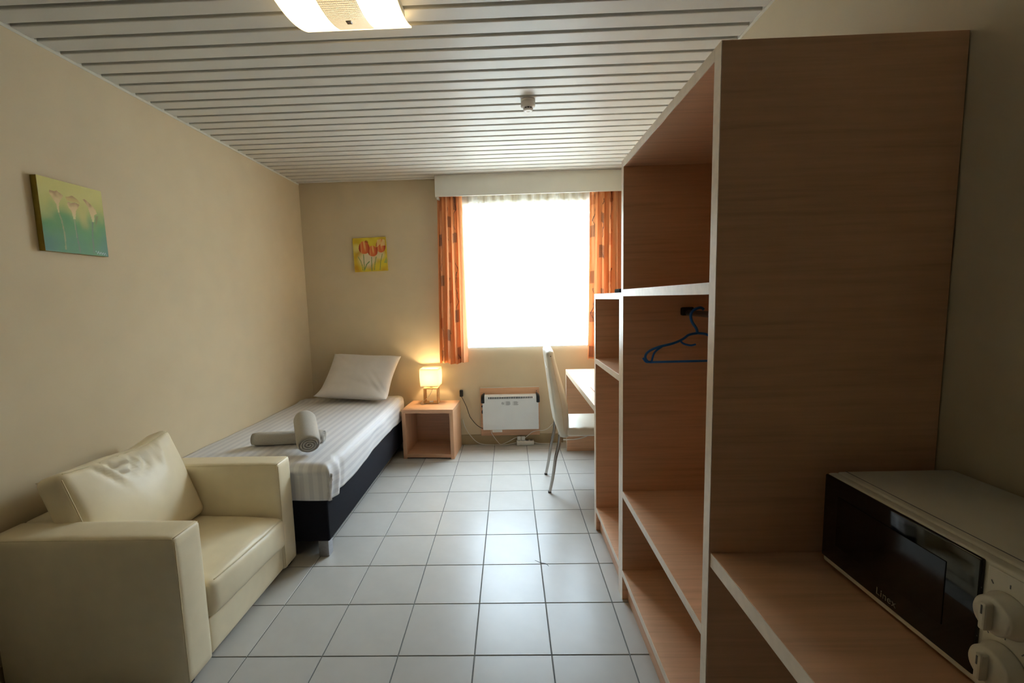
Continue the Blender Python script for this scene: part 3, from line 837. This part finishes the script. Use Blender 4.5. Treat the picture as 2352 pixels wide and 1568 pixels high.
# ================================================================== PELMET, CURTAINS
pv = thing('pelmet', 'white curtain pelmet above the window', 'pelmet', (.205, 4.24, 2.354))
box('front_board', (-.850, .845, -.075, -.060, 0, .186), 'pelmet', pv, .002)
box('end_board', (-.850, -.835, -.060, .072, 0, .186), 'pelmet', pv, .001)
box('rail_end', (-.838, -.818, -.056, .0, -.020, .001), 'pelmet', pv, .003)
for y in (-.012, .030): box('curtain_track', (-.80, .84, y - .008, y + .008, .165, .180), 'pelmet', pv, .001)
# net curtain
def sheer():
    x0, x1, z0, z1 = -.470, .90, .966, 2.516
    def fn(u, v):
        top = v ** 2
        a = .018 * math.sin(u * 2 * math.pi * 13 + 1.6 * math.sin(u * 23)) * (.25 + .75 * top)
        a += .006 * math.sin(u * 2 * math.pi * 37 + 2) * (.25 + .75 * top)
        return Vector((x0 + (x1 - x0) * u + .008 * math.sin(u * 70) * (1 - v), 4.288 + a, z0 + (z1 - z0) * v))
    o = grid('net_curtain', fn, 240, 24, 'sheer')
    tag(o, 'white net curtain drawn across the bright window', 'curtain')
    h = grid('hem', lambda u, v: fn(u, v * .016) + Vector((0, -.0015, 0)), 240, 1, 'sheer', o)
sheer()
ORG, PEACH, RUST, BROWN, INK = lin(204, 128, 78), lin(220, 156, 108), lin(176, 96, 54), lin(120, 82, 62), lin(66, 50, 50)
def cloth_pattern(seed, W, H):
    rr = random.Random(seed)
    sq = []
    nc = max(2, int(W / .155))
    for c_ in range(nc):
        for r_ in range(int(H / .36) + 1):
            sq.append((.07 + c_ * .155 + rr.uniform(-.02, .02), .06 + r_ * .36 + (c_ % 2) * .18 + rr.uniform(-.04, .04), rr.uniform(.055, .085), rr.uniform(.085, .115), rr.random()))
    vines = []
    for c_ in range(nc):
        vines.append((.075 + c_ * .155, rr.random() * .4, rr.random() * 6, .30 + rr.random() * .25))
    def f(s, z):
        b = .5 + .5 * math.sin(s * 13 + seed) * math.cos(s * 5 + 1)
        c = [PEACH[i] * b + ORG[i] * (1 - b) for i in range(3)]
        for (a, q, w_, h_, k) in sq:
            if abs(s - a) < w_ / 2 and abs(z - q) < h_ / 2:
                t = BROWN if k > .45 else RUST
                m_ = .72 if k > .45 else .6
                if k > .7 and abs(math.sin(z * 160 + s * 90)) > .8: m_ = .86
                c = [c[i] * (1 - m_) + t[i] * m_ for i in range(3)]
        for (a, q, p, L_) in vines:
            zz = (z - q) % .85
            if zz < L_:
                xx = a + .014 * math.sin(zz * 23 + p) + .006 * math.sin(zz * 61 + p)
                if abs(s - xx) < .0022 + .0015 * abs(math.sin(zz * 40)): c = [INK[i] for i in range(3)]
        return c
    return f
def curtain(label, top, bot, z0, z1, seed, folds, lean=0):
    """top/bot: (x0,x1) at pelmet and hem; cloth hangs in soft pleats"""
    nu, nv = 200, 190
    Wc = .56; pat = cloth_pattern(seed, Wc, z1 - z0)
    def fn(u, v):
        xa = bot[0] + (top[0] - bot[0]) * v; xb = bot[1] + (top[1] - bot[1]) * v
        ph = u * folds * 2 * math.pi
        am = .024 + .012 * (1 - v)
        y = 4.222 + am * math.sin(ph + .7 * math.sin(3 * v + seed)) + .005 * math.sin(1.7 * ph + seed + 2 * v)
        x = xa + (xb - xa) * (u + .018 * math.sin(2 * ph) + .012 * math.sin(ph * .5 + 4 * v) * (1 - v))
        return Vector((x, y, z0 + (z1 - z0) * v + .008 * math.sin(u * 9) * (1 - v)))
    o = grid('window_curtain', fn, nu, nv, 'curtain', None, True, lambda u, v: pat(u * Wc, v * (z1 - z0)))
    tag(o, label, 'curtain')
curtain('orange patterned curtain on the left side of the window', (-.628, -.408), (-.672, -.400), .826, 2.50, 3, 4.3)
curtain('orange patterned curtain on the right of the window beside the wardrobe', (.762, 1.046), (.722, 1.042), .834, 2.50, 11, 4.7)

# ================================================================== PICTURES
def sm(a, b, x):
    t = max(0, min(1, (x - a) / (b - a))); return t * t * (3 - 2 * t)
def mixc(a, b, t): return tuple(a[i] * (1 - t) + b[i] * t for i in range(3))
def seg_d(px, py, pts):
    best = 9
    for (ax, ay), (bx, by) in zip(pts[:-1], pts[1:]):
        dx, dy = bx - ax, by - ay; t = max(0, min(1, ((px - ax) * dx + (py - ay) * dy) / (dx * dx + dy * dy)))
        best = min(best, math.hypot(px - ax - dx * t, py - ay - dy * t))
    return best
def inside(px, py, poly):
    c = False; n = len(poly)
    for i in range(n):
        (x1, y1), (x2, y2) = poly[i], poly[i - 1]
        if (y1 > py) != (y2 > py) and px < (x2 - x1) * (py - y1) / (y2 - y1) + x1: c = not c
    return c
def nz(x, y, s, k=0): return noise.noise(Vector((x * s, y * s, k)))
def lilies(u, v):
    top, grn, blu = lin(206, 196, 116), lin(84, 138, 66), lin(62, 108, 104)
    n = nz(u, v, 3) * .10 + nz(u, v, 9, 2) * .05
    t = v + n + .05 * math.cos((u - .65) * 8)
    c = mixc(grn, lin(186, 182, 98), sm(.38, .70, t)); c = mixc(c, top, sm(.62, .92, t))
    c = mixc(c, blu, sm(.45, .05, t) * (.35 + .65 * sm(.35, .0, u) + .5 * sm(.75, 1, u)) * .75)
    c = mixc(c, lin(196, 184, 100), .75 * sm(.10, .02, abs(u - .64 + .1 * (v - .5))) * sm(.30, .55, v) * sm(.80, .55, v))
    cream, shade_ = lin(218, 190, 130), lin(150, 112, 62)
    for (stem, head) in (
        (((.30, .05), (.31, .25), (.29, .45), (.26, .55)), ((.155, .80), (.165, .84), (.22, .83), (.27, .85), (.36, .80), (.32, .74), (.28, .68), (.27, .55), (.25, .55), (.24, .66), (.19, .74))),
        (((.52, .03), (.50, .25), (.49, .42), (.485, .52)), ((.405, .69), (.42, .73), (.47, .72), (.53, .74), (.60, .72), (.57, .67), (.53, .62), (.51, .50), (.475, .50), (.46, .60), (.42, .65))),
        (((.75, .04), (.755, .25), (.775, .42), (.79, .52)), ((.66, .81), (.70, .82), (.78, .77), (.86, .70), (.88, .64), (.83, .61), (.82, .51), (.785, .50), (.765, .60), (.74, .70), (.70, .77)))):
        d = seg_d(u, v, stem)
        if d < .010: c = mixc(lin(170, 176, 110), lin(50, 84, 74), .5 + .5 * math.copysign(1, u - .5) * .4)
        if inside(u, v, head):
            hv = [p[1] for p in head]; f = (v - min(hv)) / (max(hv) - min(hv))
            c = mixc(lin(206, 198, 130), cream, sm(0, .4, f)); c = mixc(c, shade_, .75 * sm(.55, 1, f + nz(u, v, 16) * .25))
    if inside(u, v, ((.39, .79), (.43, .80), (.50, .83), (.58, .79), (.62, .73), (.55, .75), (.48, .74), (.41, .74))): c = mixc(lin(200, 172, 100), shade_, sm(.76, .83, v) * .7)
    if inside(u, v, ((.85, .60), (.90, .61), (.87, .52), (.83, .44))): c = mixc(c, lin(130, 120, 60), .6)
    # painter's scribbled signature
    sx = (u - .78) / .19
    if 0 < sx < 1 and abs(v - .055 - .018 * math.sin(sx * 30) * (1 - .4 * sx) + .02 * sx) < .006: c = lin(190, 205, 200)[:3]
    if u < .004 or v < .002: c = mixc(c, lin(90, 80, 30), .4)
    return c
def tulips(u, v):
    yel, ochre, pale = lin(222, 200, 60), lin(196, 146, 34), lin(226, 212, 188)
    n = nz(u, v, 4, 3)
    c = mixc(yel, ochre, max(0, min(1, .35 + 1.3 * n)))
    c = mixc(c, ochre, .6 * sm(.25, .0, math.hypot(u - .1, v - .9)))
    c = mixc(c, pale, .85 * sm(.34, .10, math.hypot((u - .42) * .9, v - .36)) + 0)
    c = mixc(c, pale, .7 * sm(.20, .06, math.hypot(u - .80, v - .48)))
    c = mixc(c, lin(236, 226, 150), .6 * sm(.18, .04, math.hypot(u - .10, v - .70)))
    c = mixc(c, yel, .8 * sm(.16, .05, math.hypot(u - .68, v - .15)))
    gr = lin(112, 138, 78)
    for st, w_ in ((((.29, .02), (.30, .25), (.30, .50)), .011), (((.52, .02), (.53, .25), (.54, .42)), .012), (((.60, .04), (.63, .25), (.68, .42)), .010), (((.77, .04), (.80, .25), (.87, .50)), .010), (((.25, .03), (.23, .2), (.20, .32), (.13, .45)), .010), (((.30, .06), (.38, .22), (.46, .29)), .015)):
        if seg_d(u, v, st) < w_: c = mixc(gr, lin(160, 170, 110), .3 + .6 * nz(u, v, 20))
    if inside(u, v, ((.90, .24), (1, .42), (1, .22))): c = mixc(c, lin(150, 172, 110), .7)
    red, org, lt = lin(176, 62, 36), lin(222, 116, 62), lin(238, 196, 120)
    def egg(cx, cy, rx, ry, seed):
        nonlocal c
        x, y = (u - cx) / rx, (v - cy) / ry
        wid = 1.0 - .12 * y
        if (x / wid) ** 2 + y * y < 1:
            s = .5 + .5 * math.sin(x * 5.2 + seed + .7 * y)
            k = mixc(org, red, sm(.35, .95, abs(x)) * .9 + .25 * s)
            k = mixc(k, lt, .75 * sm(.28, .05, abs(x - .12 + .12 * y)) * sm(-.9, .2, y))
            k = mixc(k, lt, .4 * sm(.2, .02, abs(x + .55)))
            c = k
    egg(.84, .745, .145, .20, 2.0)
    if inside(u, v, ((.71, .70), (.74, .92), (.82, .93), (.84, .80))): c = mixc(c, lin(236, 206, 140), .7)
    if inside(u, v, ((.84, .74), (.90, .93), (.97, .92), (.97, .74))): c = mixc(c, lin(238, 214, 150), .7)
    egg(.585, .60, .145, .16, .6)
    egg(.335, .715, .165, .19, 0)
    if inside(u, v, ((.36, .88), (.40, .93), (.46, .90), (.47, .83))): c = mixc(c, lin(150, 44, 30), .8)
    return c
def picture(name, label, origin, ux, w_, h_, nrm, t, paint, side):
    """stretched canvas: painted front, wrapped edges of its own thickness"""
    T = thing(name, label, 'picture', origin)
    ux, nrm = Vector(ux), Vector(nrm); uz = Vector((0, 0, 1))
    N = 130
    g = grid('painted_front', lambda u, v: ux * (u - .5) * w_ + uz * v * h_ + nrm * t, N, N, 'canvas', T, False, paint)
    bm = bmesh.new()
    a = [ux * -.5 * w_, ux * .5 * w_, ux * .5 * w_ + uz * h_, ux * -.5 * w_ + uz * h_]
    back = [bm.verts.new(p + nrm * .001) for p in a]; fr = [bm.verts.new(p + nrm * (t - .0004)) for p in a]
    for k in range(4): bm.faces.new((back[k], back[(k + 1) % 4], fr[(k + 1) % 4], fr[k]))
    bm.faces.new(back[::-1]); bm.faces.new(fr)
    bmesh.ops.recalc_face_normals(bm, faces=list(bm.faces))
    obj('wrapped_edge', bm, side, T)
    return T
M['edge_olive'] = plain('olive_canvas_edge', lin(150, 128, 50), .6, 0, .2, .15, 30)
M['edge_yellow'] = plain('yellow_canvas_edge', lin(206, 178, 60), .6, 0, .2, .15, 30)
picture('canvas_picture', 'square canvas of three calla lilies on green, left wall', (XL, 2.006, 1.674), (0, 1, 0), .296, .306, (1, 0, 0), .027, lilies, 'edge_olive')
pt = picture('canvas_picture', 'square canvas of red tulips on yellow, wall above the bed head', (-1.300, YB, 1.716), (1, 0, 0), .314, .314, (0, -1, 0), .020, tulips, 'edge_yellow')
pt.rotation_euler = (0, math.radians(-1.2), 0)

# ================================================================== ARMCHAIR
def armchair():
    T = thing('armchair', 'boxy cream leather armchair against the left wall', 'armchair', (-1.57, 1.932, 0))
    ox, oy = -1.57, 1.932
    def blk(name, x0, x1, y0, y1, z0, z1, r, bul=(0, 0, 0), N=12, wr=None):
        o = puff(name, (x1 - x0) / 2, (y1 - y0) / 2, (z1 - z0) / 2, r, 'leather', T, bul, N, wr)
        o.location = ((x0 + x1) / 2 - ox, (y0 + y1) / 2 - oy, (z0 + z1) / 2); return o
    xb, xf = -1.930, -1.218
    def stitch(par, pts):
        return tube('stitched_seam', [Vector(p) - Vector((ox, oy, 0)) - Vector(par.location) for p in pts], .0017, 'leather_seam', par, 5, False)
    for (y0, y1, s) in ((1.489, 1.636, -1), (2.214, 2.352, 1)):
        a = blk('armrest', xb, xf, y0, y1, .022, .606, .020, (.004, .004, .004))
        yo, yi = (y0, y1) if s < 0 else (y1, y0)
        stitch(a, [(xb + .02, y0 + .006, .5985), (xf - .008, y0 + .006, .5985)])
        stitch(a, [(xf - .007, y0 + .010, .6005), (xf - .007, y1 - .010, .6005)])
        stitch(a, [(xf + .0005, y0 + .006, .590), (xf + .0005, y0 + .006, .04)])
    blk('back_frame', xb, -1.800, 1.630, 2.220, .022, .604, .020, (0, 0, .004))
    b = blk('front_rail', -1.800, -1.226, 1.630, 2.220, .030, .190, .014, (.006, 0, 0), 10)
    for (x, y) in ((-1.26, 1.53), (-1.26, 2.31), (-1.89, 1.53), (-1.89, 2.31)):
        box('foot', (x - ox - .02, x - ox + .02, y - oy - .02, y - oy + .02, 0, .026), 'black', T, .003)
    # seat cushion, pushed forward a little at its far end
    def wr_s(q, p):
        q.z += .004 * noise.noise(Vector((q.x * 9, q.y * 7, 1))) * (p.z > 0)
        if p.x > .5: q.z += .003 * math.sin(q.y * 60 + 3 * noise.noise(Vector((q.y * 12, 0, 0)))) * p.z
        q.z -= .014 * max(0, p.x) * max(0, p.y)
        return q
    s = blk('seat_cushion', -1.755, -1.198, 1.642, 2.208, .182, .342, .030, (.016, .0, .018), 16, wr_s)
    s.rotation_euler = (0, 0, math.radians(-1.6))
    hx, hy, hz = .2785, .283, .080
    tube('piping', [(hx - .006 + .012 * (1 - (k / 12 * 2 - 1) ** 2), -hy + .03 + (2 * hy - .06) * k / 12, hz - .006 - .007 * max(0, k / 6 - 1)) for k in range(13)], .0022, 'leather_seam', s, 6)
    # loose back cushion with gathered creases
    def wr_b(q, p):
        # local: x thickness (front +), y width, z height
        if p.x > .2:
            for (cy_, dy, am, wd) in ((-.62, .42, .012, .05), (-.44, .40, .016, .045), (-.27, .34, .018, .04), (-.12, .28, .019, .04), (.03, .18, .019, .04), (.18, .06, .017, .045), (.36, -.08, .013, .05), (.52, -.22, .011, .05)):
                t = max(0, min(1, (1 - p.z) / .95))
                e = (p.y - (cy_ + dy * t)) / wd
                q.x -= am * math.exp(-e * e) * math.sin(math.pi * min(1, t + .06)) ** 1.0 * (1 - t) * 1.6
                e2 = (p.y - (cy_ + dy * t) - wd * 1.6) / wd
                q.x += am * .8 * math.exp(-e2 * e2) * math.sin(math.pi * min(1, t + .06)) * (1 - t) * 1.6
        q.x += .004 * noise.noise(Vector((q.y * 8, q.z * 8, 2)))
        q.z += -.018 * (1 - p.y * p.y) * max(0, p.z) + .012 * noise.noise(Vector((q.y * 5, 0, 9))) * max(0, p.z)
        q.y += .016 * (1 - p.z * p.z) * p.y * 0
        return q
    c = puff('back_cushion', .062, .298, .235, .036, 'leather', T, (.045, .01, .0), 40, wr_b)
    c.location = (-1.735 - ox, 1.918 - oy, .566)
    c.rotation_euler = (0, math.radians(-19), math.radians(1.5))
    tube('piping', [(.056 + .0 * k, -.28 + .56 * k / 14, .222 - .018 * (1 - (k / 7 - 1) ** 2)) for k in range(15)], .0022, 'leather_seam', c, 6)
    tube('piping', [(-.056, -.28 + .56 * k / 14, .222 - .018 * (1 - (k / 7 - 1) ** 2)) for k in range(15)], .0022, 'leather_seam', c, 6)
    tube('piping', [(.058, -.294, .20 - .40 * k / 8) for k in range(9)], .0022, 'leather_seam', c, 6)
armchair()

# ================================================================== CEILING LAMP, SMOKE DETECTOR
def ceiling_lamp():
    cx, cyy, h = -.568, 1.692, .2075
    T = thing('ceiling_lamp', 'square ceiling lamp with curved glowing glass and grid print', 'lamp', (cx, cyy, ZC))
    prof = lambda y: -.086 + .048 * (y / h) ** 2
    def side(s): return lambda u, v: Vector(((u - .5) * 2 * h, (v - .5) * 2 * h, prof((v - .5) * 2 * h) + s))
    gl = grid('glass_diffuser', side(0), 1, 14, 'lamp_glass', T, True, None, True)
    so = gl.modifiers.new('thick', 'SOLIDIFY'); so.thickness = .006; so.offset = 1
    box('base_plate', (-h + .035, h - .018, -h + .03, h - .03, -.012, -.0005), 'trim', T, .002)
    for s in (-1, 1):
        sec = [(-.175, -.012), (.175, -.012), (.175, -.040), (.08, -.066), (0, -.072), (-.08, -.066), (-.175, -.040)]
        bm = bmesh.new(); rows = [[bm.verts.new((x, y, z)) for y, z in sec] for x in (s * (h - .020), s * (h - .017))]
        n = len(sec)
        for k in range(n): bm.faces.new((rows[0][k], rows[0][(k + 1) % n], rows[1][(k + 1) % n], rows[1][k]))
        bm.faces.new(rows[0]); bm.faces.new(rows[1][::-1]); bmesh.ops.recalc_face_normals(bm, faces=list(bm.faces))
        obj('side_plate', bm, 'trim', T)
    for y in (-.085, .085):
        k = box('glass_nut', (-.0105, .0105, y - .0105, y + .0105, prof(y) - .010, prof(y) + .004), 'chrome', T, .002)
ceiling_lamp()
def detector():
    T = thing('smoke_detector', 'small round white smoke detector on the slatted ceiling', 'detector', (.135, 2.700, ZC))
    bm = bmesh.new(); lathe_bm(bm, [(.040, 0), (.041, -.004), (.0405, -.012), (.0395, -.0125), (.0405, -.013), (.041, -.034), (.037, -.040), (.030, -.043)], 36)
    obj('base', bm, 'smoke', T, True)
    bm = bmesh.new(); lathe_bm(bm, [(.021, -.042), (.021, -.053)], 24); obj('dark_chamber', bm, 'black', T, True)
    bm = bmesh.new(); lathe_bm(bm, [(.027, -.052), (.028, -.055), (.024, -.060), (.012, -.062), (.010, -.0605), (.002, -.0605)], 30); obj('cap', bm, 'smoke', T, True)
    for k in range(10):
        a = 2 * math.pi * k / 10
        r_ = box('rib', (.0205, .0275, -.0012, .0012, -.054, -.041), 'smoke', T)
        r_.location = (.024 * math.cos(a), .024 * math.sin(a), -.054); r_.rotation_euler = (0, 0, a)
detector()
